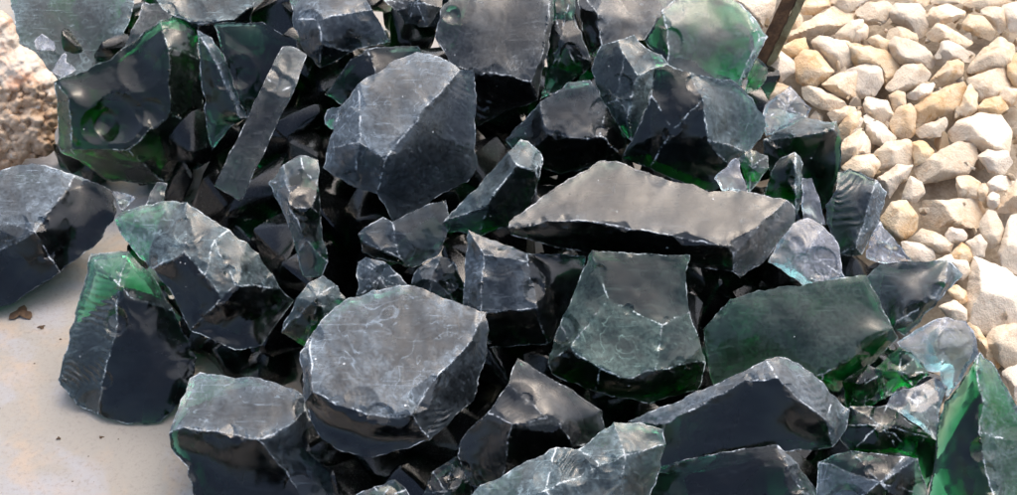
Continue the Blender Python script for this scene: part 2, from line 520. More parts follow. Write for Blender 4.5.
    # flat secondary facets knocked off the ridges
    for _ in range(int(chips * (3 + len(inner) * .5))):
        if not inner: break
        a, b = inner[rng.integers(len(inner))]
        L = np.hypot(*(P2[b] - P2[a]))
        t = rng.uniform(.08, .92); c0 = P2[a] + t * (P2[b] - P2[a])
        R = min(rng.uniform(5, 17), max(L * .5, 4))
        r = np.hypot(*(allp - c0).T); m = np.where(r < R)[0]
        if len(m) < 8: continue
        A = np.column_stack([allp[m] - c0, np.ones(len(m))])
        cf, *_ = np.linalg.lstsq(A, dd[m], rcond=None)
        top = dd[m[np.argmin(r[m])]]
        g = cf[:2] + rng.normal(0, .16, 2)
        m2 = np.where(r < R * 1.8)[0]
        pl = top - R * rng.uniform(.07, .16) + (allp[m2] - c0) @ g + .9 * np.maximum(0, r[m2] - R)
        dd[m2] = np.minimum(dd[m2], pl)
    # shell-shaped scoops with faint rings, struck from an edge
    ekeys = list(cnt)
    for _ in range(int(round(chips * rng.integers(1, 4))) if size.min() > 62 else 0):
        idx = F[rng.integers(len(F))][0]
        j = rng.integers(len(idx)); pa, pb = P2[idx[j]], P2[idx[(j + 1) % len(idx)]]
        fc = P2[idx].mean(0); t = rng.uniform(.2, .8); c0 = pa + t * (pb - pa)
        R = min(rng.uniform(8, 20), .17 * float(size.min()) + 3)
        c0 = c0 + (fc - c0) / max(np.hypot(*(fc - c0)), 1e-6) * R * rng.uniform(.2, .6)
        r = np.hypot(*(allp - c0).T); ins = r < R
        dd -= R * rng.uniform(.10, .19) * np.clip(1 - (r / R) ** 2, 0, 1)
        hit = c0 + rng.normal(0, 1, 2) * R * .8
        rr_ = np.hypot(*(allp - hit).T)
        phase = np.where(ins, 2 * math.pi * rr_ / rng.uniform(4, 6) + fbm(allp, 1 / 20., seed + 41, 2) * 2.5, phase)
        rip = np.where(ins, .06 * sstep(0, 3, R - r), rip)
        frost_sheen = np.where(ins, frost_sheen * rng.uniform(.4, 1.3), frost_sheen)
    for (cx, cy, R, dep) in dents:
        r = np.hypot(allp[:, 0] - cx, allp[:, 1] - cy)
        dd -= dep * np.clip(1 - (r / R) ** 2, 0, 1)
    # --- triangulate
    res = delaunay_2d_cdt([Vector(p) for p in allp], cons, [], 0, 1e-4, True)
    ov, of, oo = res[0], res[2], res[3]
    src = np.array([o[0] if len(o) else -1 for o in oo])
    P = np.array([[p[0], p[1]] for p in ov])
    miss = np.where(src < 0)[0]
    if len(miss):
        for i in miss: src[i] = np.argmin(((allp - P[i]) ** 2).sum(1))
    dd, ed, frost_sheen, phase, rip = dd[src], ed[src], frost_sheen[src], phase[src], rip[src]
    T3 = np.array([f for f in of if len(f) == 3])
    cen = P[T3].mean(1)
    T3 = T3[in_poly(cen, out_poly)]
    # facing the camera (image y runs down)
    a, b, c = P[T3[:, 0]], P[T3[:, 1]], P[T3[:, 2]]
    cr = (b - a)[:, 0] * (c - a)[:, 1] - (b - a)[:, 1] * (c - a)[:, 0]
    T3[cr > 0] = T3[cr > 0][:, ::-1]
    T3 = T3[np.abs(cr) > 1e-6]
    usedv = np.unique(T3); remap = np.full(len(P), -1); remap[usedv] = np.arange(len(usedv)); T3 = remap[T3]
    P, dd, ed, frost_sheen, phase, rip = P[usedv], dd[usedv], ed[usedv], frost_sheen[usedv], phase[usedv], rip[usedv]
    # --- to metres
    oc = P2[loop].mean(0)
    if on_ground:
        low = np.argmax(P2[loop][:, 1]); lv = loop[low]
        D = float(at_height(P2[lv, 0], P2[lv, 1], .004))      # depth of its foot on the concrete
        D = D / (1 - d[lv] / FPX)
    else:
        cx, cy = np.clip(oc, [0, 0], [PW, PH])
        D = float(at_height(oc[0], oc[1], float(depth if depth is not None else pile_z(cx, cy))))
    D -= up * .001
    th = thick if thick is not None else .62 * min(size)
    ro = out_poly[::2]; rd = dv[outline][::2]
    eo = np.concatenate([np.sqrt(((P[i:i + 2000, None] - out_poly[None]) ** 2).sum(2).min(1)) for i in range(0, len(P), 2000)])
    eo[eo < .3] = 0
    db = back_depth(P, (ro, rd), dd, eo, th, rng, seed=seed)
    V, faces, front, nv = two_sided(P, T3, dd, db, D)
    nb = nv - len(front)
    pad = lambda a, val: np.concatenate([a[front], np.full(nb, val)])
    attrs = {'edge': pad(np.exp(-ed / 1.5), 0.0), 'frost_sheen': pad(frost_sheen, .06), 'phase': pad(phase, 0), 'rip': pad(rip, 0),
             'near': pad(np.exp(-ed / 10), 0.0), 'back': pad(np.zeros(len(P)), 1.0)}
    org = V.mean(0); org[2] = V[:, 2].min()
    me = new_mesh(name, V - org, faces, attrs, 13)
    o = make_obj(name, me, M[mat], label, cat, group)
    o.location = org
    return o

# ------------------------------------------------------------------ the setting
def ground_sheet():
    N = 90
    xs = np.sort(np.concatenate([np.linspace(-12, 12, 25), np.linspace(-.9, .9, N)])); ys = np.sort(np.concatenate([np.linspace(-12, 12, 25), np.linspace(-.9, 1.1, N)]))
    X, Y = np.meshgrid(xs, ys)
    P = np.column_stack([X.ravel(), Y.ravel()])
    Z = fbm(P, 3.0, 4, 3) * .0014
    V = np.column_stack([P, Z])
    W = len(xs); F = []
    for j in range(len(ys) - 1):
        for i in range(W - 1):
            a = j * W + i; F.append((a, a + 1, a + W + 1, a + W))
    return make_obj('ground', new_mesh('ground', V, F), M['concrete'], 'stained beige concrete slab under the glass pile', None, None, 'structure')
ground_sheet()

# ------------------------------------------------------------------ the glass pile
C = facet_solid
C('glass_sheet', 'frosted grey-green glass pane in the top-left corner behind the crusted rock',
  '5,-40,-45 140,-40,-45 134,5,-8 124,32,4 119,62,10 60,88,20 18,52,12', '0 1 2 3 4 5 6;.6', 'green', up=-25, thick=26)
C('glass_chunk', 'pale greenish frosted chunk on the top edge above the dark hollow',
  '140,-40,-35 262,-40,-35 254,4,0 234,20,8 197,24,14 162,9,10 250,48,-26 205,50,-22', '0 1 2 3 4 5;.62|5 4 7;.1|4 3 2 6 7;.1', 'green', up=-10, thick=60)
C('glass_chunk', 'beige-grey wedge peeking out between the top-left pane and the tall green chunk',
  '118,62,-6 131,30,0 143,2,-8 160,4,-8 174,16,-6 140,48,4', '0 1 2 3 4 5;.75', 'brown', up=-22, thick=20)
C('glass_chunk', 'tall clear dark-green chunk with a sharp peak and a bright scooped reflection',
  '54,82,0 110,60,0 160,20,0 182,12,-5 197,26,-5 200,60,-10 208,130,-12 204,165,-20 165,182,-26 112,182,-26 78,160,-20 60,152,-20 57,110,-10 68,98,16 72,150,2 168,48,18 170,112,16 128,150,20',
  '0 1 2 15 16 17 14 13;.1|2 3 4 5 15;.2|5 6 16 15;.12|6 7 8 17 16;.1|8 9 10 14 17;.06|10 11 14;.3|11 12 0 13 13 14;.35', 'vivid', up=14, thick=62, dents=((118, 118, 26, 9), (100, 126, 20, 6), (150, 112, 15, 5), (140, 70, 22, 4)))
C('glass_shard', 'narrow shard with a pale strip leaning right of the tall green chunk',
  '197,30,4 212,38,2 232,75,0 248,118,-4 232,126,-10 212,150,-16 204,110,-10 200,60,0 208,48,8 240,118,2', '0 1 2 3 9 8;.6|0 8 9 3 4 5 6 7;.1', 'dark', up=-14, thick=24)
C('glass_chunk', 'flat black-brown chunk in the shadowed hollow behind the long bar',
  '213,24,0 262,22,-2 297,40,-8 288,90,-12 262,135,-22 240,105,-8 225,60,0', '0 1 2 3 4 5 6;.06', 'brown', up=-34, thick=30)
C('glass_bar', 'long straight dark grey glass bar leaning at a slant with a pale broken upper end',
  '282,47,-10 291,46,-10 307,55,-8 297,84,8 283,90,12 266,78,10 214,186,20 241,202,18', '0 1 2 3 4 5;.62|5 4 3 7 6;.3', 'brown', up=34, thick=22, wob=.6)
C('glass_chunk', 'dark upright chunk with a mirror-bright blue facet below the slanting bar',
  '268,183,-8 283,165,-5 300,155,-12 318,160,-12 318,185,0 321,215,2 328,262,-6 322,276,-12 303,278,-12 297,255,-5 288,225,-5 278,202,-6 288,180,12 303,168,4 290,206,26 312,208,22 305,240,10',
  '0 1 12;.5|1 2 13 12;.2|2 3 4 13;.25|12 13 4 15 14;.12|4 5 15;.1|0 12 14 10 11;.6|14 15 5 6 16;.1|14 16 9 10;.4|16 6 7 8 9;.3', 'dark', up=12, thick=40)
C('glass_chunk', 'large blue-grey faceted chunk with one long dark sloping side, upper middle',
  '358,84,0 395,60,-18 417,52,-25 440,57,-22 460,70,-12 474,72,-14 477,95,-18 474,150,-22 478,166,-28 468,182,-30 437,197,-28 408,221,-28 392,222,-26 384,204,-12 377,194,-6 352,186,-8 333,176,-12 323,168,-14 327,148,-12 334,130,-8 325,124,-18 327,110,-18 340,107,-10 359,143,24 385,160,34 420,114,18',
  '0 1 2 3 4 25 24 23;.55|24 25 4 5 6 7 8 9 10 11 12 13 14;.22|0 23 18 19 22;.5|19 20 21 22;.4|23 15 16 17 18;.5|23 24 14 15;.3', 'dark', up=26, thick=85)
C('glass_chunk', 'big grey-brown frosted chunk with a thin white right edge at the top centre',
  '440,10,-5 455,-5,-10 500,-35,-35 555,-30,-35 555,0,-18 551,30,-8 545,65,-6 538,100,-14 505,112,-16 475,128,-20 470,85,-5 452,66,-5 435,38,-5 549,5,0 541,60,14 531,82,14 505,75,18 478,74,14',
  '0 1 2 3 13 14 15 16 17 11 12;.62|3 4 5 6 14 13;.85|14 6 7 15;.5|17 16 15 7 8 9 10;.15;.5|11 17 10;.35', 'brown', up=4, thick=75, dents=((452, 15, 9, 5),))
C('glass_chunk', 'dark chunk with a scratched pale left face on the top edge',
  '288,-20,-25 350,-25,-25 372,10,-5 391,42,-14 352,52,-10 320,68,-14 303,50,-8 292,20,-5 318,20,12 322,45,8',
  '0 1 2 8 7;.5|8 2 3 4 9;.3|7 8 9 5 6;.25|9 4 5;.15', 'dark', up=-6, thick=50)
C('glass_chunk', 'nearly black chunk with a thin light ridge wedged behind the large blue-grey chunk',
  '325,95,-10 350,60,-4 367,49,0 418,46,-10 432,80,-20 376,76,8 355,112,-8', '0 1 2 5 6;.12|2 3 4 5;.12|5 4 6;.1', 'dark', up=-16, thick=45)
C('glass_chunk', 'small rough brown-grey chunk on the top edge left of the big frosted chunk',
  '383,0,0 384,-25,-22 442,-25,-22 442,8,-5 428,27,-5 405,24,-8 396,11,6 416,3,8', 'fan;.5,.4,.3', 'brown', up=-14, thick=40)
C('glass_chunk', 'narrow black chunk hard against the white-edged frosted chunk',
  '553,-12,-10 571,-12,-10 577,25,-4 592,62,-8 585,73,-10 555,94,-12 540,100,-14 547,60,-4 562,42,8', 'fan;.08,.12', 'dark', up=-8, thick=40)
C('glass_chunk', 'lavender-grey frosted chunk on the top edge beside the green mossy-looking pane',
  '576,-20,-30 678,-25,-30 672,8,-6 655,25,2 645,40,6 625,44,8 602,46,4 592,56,-4 582,30,-4 598,15,6', '0 1 2 3 4 5 6 9;.7|0 9 6 7 8;.15', 'brown', up=-4, thick=55)
C('glass_sheet', 'green mossy-looking translucent pane pointing at the rusty stake',
  '645,42,-5 652,28,0 662,10,-4 680,-5,-18 720,-15,-28 742,5,-14 768,37,-4 755,60,-4 742,86,-4 733,90,0 700,80,10 668,66,8 655,52,0 745,70,8 760,38,4 668,32,8',
  '15 2 3 4 5 14 13 9 10 11;.3|5 6 14;.5|14 6 7 8 13;.75|13 8 9;.6|0 1 2 15 11 12;.04', 'green', up=12, thick=30)
C('glass_chunk', 'upright faceted chunk with a pale rim below the lavender-grey frosted chunk',
  '591,70,-6 601,45,-4 618,40,-2 634,35,-6 646,48,-2 662,55,-4 668,64,-4 655,68,2 650,95,2 640,122,0 632,142,-8 618,128,-8 604,104,-6 624,55,10 638,76,14 628,112,10 617,100,6',
  '0 1 2 13 16 12;.2|13 14 15 16;.25|2 3 4 5 6 7 14 13;.6|14 7 8 9 10 15;.6|16 15 10 11 12;.2', 'green', up=24, thick=45)
C('glass_chunk', 'broad half dark-green, half milky chunk behind the right part of the flat slab',
  '656,68,0 668,64,0 690,72,2 713,78,2 732,80,-4 746,93,-8 765,118,-14 764,132,-16 748,152,-14 732,172,-14 716,190,-14 688,186,-12 650,168,-14 622,158,-16 633,140,-8 642,120,-4 651,94,0 702,98,20 708,140,16 672,130,16',
  '0 1 2 17 19 16;.14|2 3 4 5 6 7 8 18 17;.62|16 19 12 13 14 15;.12|19 17 18 9 10 11 12;.16|18 8 9;.4', 'green', up=38, thick=45)
C('glass_chunk', 'dark rounded chunk with frosty smears behind the middle of the flat slab',
  '505,140,-10 540,102,4 568,82,2 590,80,-4 606,105,-8 622,130,-12 630,160,-25 560,175,-25 520,160,-20 548,133,12 572,138,12 600,136,6',
  '1 2 3 4 11 10 9;.28;.3|0 1 9 8;.3|4 5 6 11;.1|9 10 11 6 7 8;.06', 'dark', up=-4, thick=60)
C('glass_chunk', 'triangular chunk with a pale tip and yellow-green stains left of the flat slab',
  '443,222,-4 468,195,0 508,152,-4 521,139,-10 536,148,-10 543,158,-10 539,180,-8 532,200,-10 518,225,-14 480,236,-18 447,232,-12 517,165,14 535,170,6 488,205,14',
  '0 1 2 11 13;.3|2 3 4 5 12 11;.6|13 11 12 6 7 8 9;.14|5 6 12;.3|0 13 9 10;.2', 'green', up=26, thick=45)
C('glass_slab', 'flat slab with a grey scratched top, black front face and bright right end',
  '508,228,15 514,217,5 563,183,-25 599,161,-45 616,161,-45 660,177,-30 693,184,-24 709,192,-17 732,190,-19 787,200,-10 795,208,-10 795,221,-8 780,240,-4 763,263,-4 740,278,0 733,272,8 690,268,-2 648,262,-10 600,256,-16 558,248,-12 511,235,10 547,221,9 560,221,9 593,222,10 643,230,17 693,241,27 728,246,32 734,254,27 757,228,15',
  '0 1 2 3 4 5 6 7 8 9 28 26 25 24 23 22 21;.36|0 21 22 23 24 25 26 27 15 16 17 18 19 20;.05|28 9 10 11 12 13 14 15 27;.7|26 28 27;.6', 'brown', up=52, thick=45, bulge=.2)
C('glass_chunk', 'low dark chunk with a greenish knob below the large blue-grey chunk',
  '358,234,0 370,224,0 383,217,-4 392,222,0 420,208,-10 446,200,-14 450,225,-10 446,238,-8 438,255,-6 412,268,-8 400,258,6 362,252,-4 363,240,8',
  '0 1 2 3 10 12;.4|3 4 5 6 7 8 9 10;.2|12 10 9 11 0;.08', 'dark', up=2, thick=50)
C('glass_chunk', 'small blue-frosted dome just behind the big flat-topped chunk',
  '356,296,-4 358,262,-2 366,257,-2 385,262,0 400,275,-2 412,292,-6 400,308,-12 362,308,-10 381,277,8', 'fan;.5,.5,.4,.35,.35,.3,.2,.3', 'dark', up=6, thick=36)
C('glass_chunk', 'small black chunk with a light chipped rim right of the blue-frosted dome',
  '411,283,-2 418,268,0 440,256,-2 455,262,-4 466,290,-8 462,312,-14 425,302,-10 431,277,8', 'fan;.35,.3,.1,.08,.06', 'dark', up=2, thick=36)
C('glass_chunk', 'dark blue-grey chunk with a pale left edge under the tip of the flat slab',
  '468,230,-4 490,240,-2 527,253,-6 560,254,-14 586,256,-20 578,300,-22 548,345,-28 490,348,-30 480,314,10 537,308,10 463,306,-4 465,272,-4 484,255,12 528,262,8',
  '0 12 8 10 11;.55|12 13 9 8;.3|0 1 2 13 12;.3|2 3 4 5 6 9 13;.14|8 9 6 7;.04|10 8 7;.06', 'dark', up=14, thick=60)
C('glass_chunk', 'mossy green frosted chunk with a dark undercut base, centre',
  '592,250,-6 690,255,-6 686,280,-2 690,312,-4 701,346,-4 706,362,-8 698,390,-6 650,404,2 595,392,2 552,374,-4 548,362,-4 560,325,-4 575,290,-8 570,348,14 600,368,24 628,378,24 655,370,20 690,362,10 608,300,8 662,325,14',
  '0 1 2 3 19 18;.22|18 19 16 15 14 13;.75|0 18 13 11 12;.5|3 4 17 16 19;.45|4 5 17;.4|10 13 14 8 9;.06|14 15 16 17 5 6 7 8;.05|10 11 13;.4', 'vivid', up=20, thick=70)
C('glass_chunk', 'big flat-topped chunk with a smooth blue-lavender top and dark rounded front, centre-left',
  '300,352,0 312,333,-11 330,312,-24 348,298,-33 380,290,-38 408,285,-41 430,292,-37 455,301,-31 486,312,-24 489,330,-22 486,358,-20 474,400,-22 430,440,18 372,458,30 338,450,26 318,434,16 304,402,-4 303,375,-2 313,392,25 343,406,34 367,414,39 388,417,41 411,414,39 434,380,18 467,346,-3 310,354,2',
  '25 1 2 3 4 5 6 7 8 24 23 22 21 20 19 18;.68|0 1 25 18 16 17;.45|16 18 19 20 21 22 12 13 14 15;.1|22 23 24 8 9 10 11 12;.22;.8', 'dark', up=40, thick=80, bulge=.3)
C('glass_chunk', 'dark pear-shaped chunk with rippled pale left side standing on the concrete',
  '91,253,-8 129,251,-10 152,275,-6 174,311,-4 197,358,-8 190,390,0 160,422,6 127,424,6 98,414,4 77,405,-4 58,380,-6 72,325,-8 118,285,8 116,330,16 104,375,10 135,300,10',
  '0 12 13 14 8 9 10 11;.38;.9|0 1 12;.5|1 2 3 15 12;.25|12 15 3 4 5 6 7 8 14 13;.08', 'green', on_ground=True, thick=85)
C('glass_chunk', 'dark chunk with a bright lavender top entering from the left edge',
  '-30,180,-6 18,165,-24 45,165,-24 75,175,-16 114,192,-14 117,212,-10 94,247,-4 60,273,6 15,302,10 -30,320,10 -30,228,18 5,223,20 35,232,26 42,222,20 64,193,2 0,250,14',
  '0 1 2 3 14 13 12 11 10;.8|14 3 4 5 6 7 12 13;.06|10 11 12 15;.35|10 15 12 7 8 9;.06', 'dark', on_ground=True, thick=75)  # top's frost raised to paint in the reflection of bright clouds
C('glass_shard', 'tiny lavender shard between the left-edge chunk and the beige-faced chunk',
  '111,191,0 124,193,-2 138,197,-4 122,212,2', '0 1 2 3;.3', 'clear', up=6, thick=8)
C('glass_shard', 'small grey upright splinter above the beige-faced chunk',
  '145,206,4 157,182,0 168,183,-2 162,206,2', '0 1 2 3;.5', 'brown', up=2, thick=10)
C('glass_chunk', 'chunk with beige left face and crumpled blue-green facets behind the pear-shaped chunk',
  '114,220,-4 122,212,-8 145,205,-14 165,201,-18 187,202,-16 230,230,-8 248,243,-6 267,268,-6 280,288,-8 295,300,-20 262,345,8 235,350,14 190,330,16 170,290,10 150,268,0 125,240,-4 184,252,22 160,264,14 205,275,28 222,298,30 236,285,24 215,240,10',
  '1 2 3 4 16 17 14 15 0;.6|4 5 21 18 16;.45;.4|21 5 6 7 8 20;.35|21 20 19 18;.4|17 16 18 19 12 13 14;.06|20 8 9 10 11 12 19;.05', 'green', up=14, thick=75)
C('glass_chunk', 'lumpy greenish chunk between the beige-faced chunk and the big flat-topped chunk',
  '281,332,-10 296,298,0 308,283,-2 323,275,-6 338,286,-6 346,299,-6 325,320,-4 305,347,-10 318,296,10', 'fan;.3,.5,.5,.5,.4,.3,.1,.06', 'green', up=14, thick=38)
C('glass_chunk', 'chunk with a mottled blue-grey top and black front on the bottom edge, left',
  '190,378,-20 200,372,-24 260,378,-18 285,387,-12 304,395,-8 306,410,4 290,425,18 257,439,30 227,433,27 198,430,24 183,427,22 169,433,20 171,448,14 188,467,16 195,500,20 205,530,20 330,530,10 336,480,-4 320,435,-6 288,474,8 180,402,0',
  '0 1 2 3 4 5 6 7 8 9 10 11 20;.62|11 10 9 8 7 19 16 15 14 13 12;.1|7 6 5 18 17 16 19;.3|4 18 5;.3', 'dark', on_ground=True, thick=70)
C('glass_chunk', 'angular chunk with a lavender triangle facet and rippled left face, bottom centre',
  '518,358,-12 547,376,-10 602,410,-14 608,440,-18 573,446,-8 560,424,14 548,418,16 508,384,0 487,413,6 465,434,-6 457,455,-10 466,484,-14 500,492,-16 545,482,-18 512,424,20',
  '0 1 2 3 4 5 6 7;.34|7 6 14 8;.4|6 5 14;.3|8 14 12 11 10 9;.2;1|14 5 4 13 12;.06|4 3 13;.05', 'brown', up=20, thick=60)
C('glass_chunk', 'wavy icy-blue chunk with a greenish right rim on the bottom edge, centre',
  '462,500,-4 480,485,-6 520,465,-10 543,455,-12 556,447,-14 578,449,-12 598,433,-16 614,422,-20 640,422,-20 663,429,-16 666,444,-14 658,475,-12 640,530,-14 470,530,10 600,465,14 625,455,10 545,490,22 570,525,28 620,500,16',
  '0 1 2 3 4 16 13;.75;.3|4 5 14 16;.5;.9|5 6 7 15 14;.8;.5|7 8 9 10 15;.5|14 15 18 17 16;.5;.5|15 10 11 12 18;.4|18 12 13 17;.5|16 17 13;.6', 'green', up=40, thick=60, dents=((575, 470, 16, 6), (608, 462, 10, 4), (545, 480, 12, 4)))
C('glass_chunk', 'long dark chunk with a bright glassy right shoulder above the bottom edge',
  '628,421,-8 677,402,0 743,372,0 766,359,-4 778,356,-8 792,361,-12 823,382,-12 836,397,-12 850,410,-16 846,430,-12 833,447,-6 783,452,2 700,472,0 650,472,-6 778,378,14 800,400,16 826,420,10 745,380,8 665,424,6',
  '0 1 2 3 14 17 18;.4|3 4 5 6 7 16 15 14;.35;.4|18 17 14 15 16 10 11 12 13;.06|0 18 13;.1|7 8 9 10 16;.4', 'dark', up=26, thick=60)
C('glass_chunk', 'black chunk with one thin blue-lit ridge on the bottom edge below the long dark chunk',
  '640,470,-25 720,452,-6 777,444,-4 798,463,-4 825,500,-8 830,532,-14 640,532,-8 790,472,8 812,507,10', '0 1 2 7 8 6;.1|2 3 4 8 7;.5|4 5 6 8;.1', 'dark', up=0, thick=55)
C('glass_sheet', 'broad dull dark-green pane with a bright green lower edge, right of centre',
  '704,328,-4 730,299,-2 758,290,-4 812,283,-6 866,275,-10 880,300,-8 893,328,-8 898,338,-16 868,366,-20 838,392,-24 820,384,-10 770,374,-4 715,388,-10 706,352,-8 884,333,4 858,352,6 824,374,6',
  '0 1 2 3 4 5 6 14 15 16 11 12 13;.3|6 7 8 9 10 16 15 14;.02|16 10 11;.05', 'vivid', up=24, thick=24)
C('glass_chunk', 'indigo smooth-faced chunk beside the gravel above the dark-green pane',
  '866,277,-6 880,264,-8 915,262,-12 948,260,-14 963,275,-12 952,287,-8 938,301,2 905,336,-10 893,330,-8 945,283,6 918,310,8 896,322,4',
  '0 1 2 3 9 10 11 8;.3|3 4 5 6 7 8 11 10 9;.6', 'dark', up=14, thick=36)
C('glass_shard', 'lavender shell-shaped chip with curved ripples at the right end of the flat slab',
  '768,262,2 780,238,-6 791,224,-12 808,218,-16 824,227,-12 838,243,-8 846,279,4 818,291,6 800,283,8 808,252,6', '1 2 3 4 9;.45|4 5 6 9;.5|6 7 8 9;.45;.6|8 0 1 9;.4;1', 'clear', up=26, thick=20)
C('glass_shard', 'thin lavender splinter standing behind the shell-shaped chip',
  '802,178,0 812,178,-2 819,197,0 826,225,2 812,226,4 803,219,4', '0 1 2 3 4 5;.45', 'clear', up=14, thick=8)
C('glass_shard', 'dark green shard with a white right rim behind the slab\'s bright end',
  '765,195,-6 772,170,0 780,158,-2 795,152,-6 803,163,-6 802,193,-6 797,215,-8 775,207,-10 795,163,6 796,195,4', '0 1 2 3 8 9 6 7;.05|3 4 5 6 9 8;.75', 'green', up=20, thick=22)
C('glass_chunk', 'deep green chunk with a pale creamy top rim next to the gravel',
  '763,140,-4 780,127,-8 800,118,-14 837,121,-12 842,140,-8 840,175,-12 830,207,-20 790,212,-20 765,165,-8 800,137,8 834,129,6',
  '0 1 2 3 10 9;.45|9 10 4 5 6 7 8 0;.1|3 4 10;.3', 'green', up=0, thick=36)
C('glass_shard', 'blue-grey flat shard resting below the foot of the rusty stake',
  '760,120,2 765,105,0 775,97,-2 790,86,-8 798,95,-6 812,108,-6 808,118,-2 785,129,6 766,136,4 787,108,6', 'fan;.35', 'clear', up=12, thick=14)
C('glass_shard', 'small dark green shard at the foot of the rusty stake',
  '744,94,0 750,64,-2 757,58,-4 768,68,-4 766,80,0 757,91,2', '0 1 2 3 4 5;.1', 'green', up=14, thick=12)
C('glass_shard', 'bright lavender flake lying on the back edge of the flat slab',
  '714,179,0 732,160,-6 738,158,-8 741,173,-2 748,191,4 722,191,6', '0 1 2 3 4 5;.4', 'clear', up=52, thick=8)
C('glass_shard', 'small smoky dark chip just right of the lavender flake',
  '738,158,-2 750,149,-4 768,156,-6 769,168,-2 757,184,0 749,193,2 752,167,8', 'fan;.2,.15,.1', 'green', up=46, thick=16)
C('glass_chunk', 'dark indigo curved chunk with a thin white edge against the gravel',
  '838,172,-10 850,168,-12 877,180,-8 887,192,-10 878,225,-8 862,255,-10 840,254,-8 826,222,-4 825,205,-2 836,190,2 874,187,6 856,248,4',
  '0 1 2 10 11 6 7 8 9;.25;.7|2 3 4 5 11 10;.8|11 5 6;.4', 'dark', up=16, thick=30)
C('glass_shard', 'clear triangular shard leaning on the gravel below the white-edged indigo chunk',
  '880,221,0 892,236,-2 912,261,-2 884,264,4 866,258,4 872,233,4 882,248,6', 'fan;.5,.45', 'clear', up=20, thick=8)
C('glass_chunk', 'corner chunk at lower right, vivid green left side, pale grey right side',
  '980,352,-6 962,380,-2 944,402,-4 936,430,-6 934,465,-8 926,500,-10 924,535,-10 1010,540,14 994,495,20 984,462,18 979,432,16 984,405,12 976,368,4 992,362,-8 1018,408,-14 1048,450,-18 1048,540,-10',
  '0 12 11 10 9 8 7 6 5 4 3 2 1;.05|12 0 13 14 15 10 11;.6|10 15 16 7 8 9;.45', 'green', up=44, thick=28)
C('glass_chunk', 'icy lavender broken chunk behind the vivid green corner chunk',
  '897,342,0 915,330,-4 945,317,-12 966,321,-14 976,338,-12 979,354,-10 962,380,-8 946,400,-8 940,372,8 915,368,6 944,345,8',
  '0 1 2 10 8 9;.45|2 3 4 10;.5|10 4 5 6 7 8;.45', 'clear', up=24, thick=26)
C('glass_shard', 'jagged lavender flake reflecting the sky left of the vivid green corner chunk',
  '886,405,4 894,393,0 914,387,-2 935,377,-8 948,387,-6 940,410,0 936,440,8 914,423,8 918,402,6', 'fan;.4,.3,.45', 'clear', up=34, thick=16)
C('glass_chunk', 'small olive-green chunk below the right tip of the dark-green pane',
  '875,368,0 900,346,-4 916,356,-4 930,374,-2 914,387,2 894,394,2 881,400,-2 900,372,8', 'fan;.05,.1,.3', 'vivid', up=20, thick=20)
C('glass_chunk', 'rounded black-green chunk under the bright edge of the dark-green pane',
  '842,382,-2 868,364,-4 882,372,-4 884,397,-6 866,408,-8 846,411,-8 864,385,8', 'fan;.06', 'green', up=6, thick=26)
C('glass_chunk', 'dark green angular chunk below the jagged lavender flake',
  '832,428,-8 850,406,-6 887,405,-6 937,440,-8 935,467,-12 926,495,-20 905,460,2 850,452,-2 880,425,8', 'fan;.06,.1,.05', 'green', up=18, thick=34)
C('glass_chunk', 'black chunk with a small white chip left of the vivid green corner chunk',
  '818,462,-6 850,450,-2 905,456,-4 918,458,-4 929,497,-12 926,532,-14 812,532,-8 880,482,10', 'fan;.06,.1,.5,.08', 'dark', up=26, thick=40)
C('glass_shard', 'dark shard with a light upper edge on the bottom edge below the big flat-topped chunk',
  '333,532,4 345,502,0 375,486,-4 395,479,-6 406,489,-6 418,532,0 380,498,6', 'fan;.2,.4,.45,.1', 'dark', up=-6, thick=30)
C('glass_chunk', 'unlit black chunk at the bottom edge between the flat-topped and icy-blue chunks',
  '408,532,-6 424,492,0 432,472,-4 456,456,-6 470,480,-8 475,532,-10 446,490,8', 'fan;.06,.1', 'dark', up=-10, thick=40)
for (lab, vv) in (('white curled glass flake beside the crusted rock, upper of the two', '34,42,0 42,34,-2 54,42,0 56,52,2 46,50,4 38,52,4'),
                  ('white thin glass flake beside the crusted rock, lower of the two', '52,72,2 60,58,-2 66,52,-3 66,62,0 76,70,2 62,78,5')):
    C('glass_flake', lab, vv, '0 1 2 3 4 5;.8', 'clear', up=22, thick=5, group='white flakes by the crusted rock', cat='glass flake', sp=1.6)

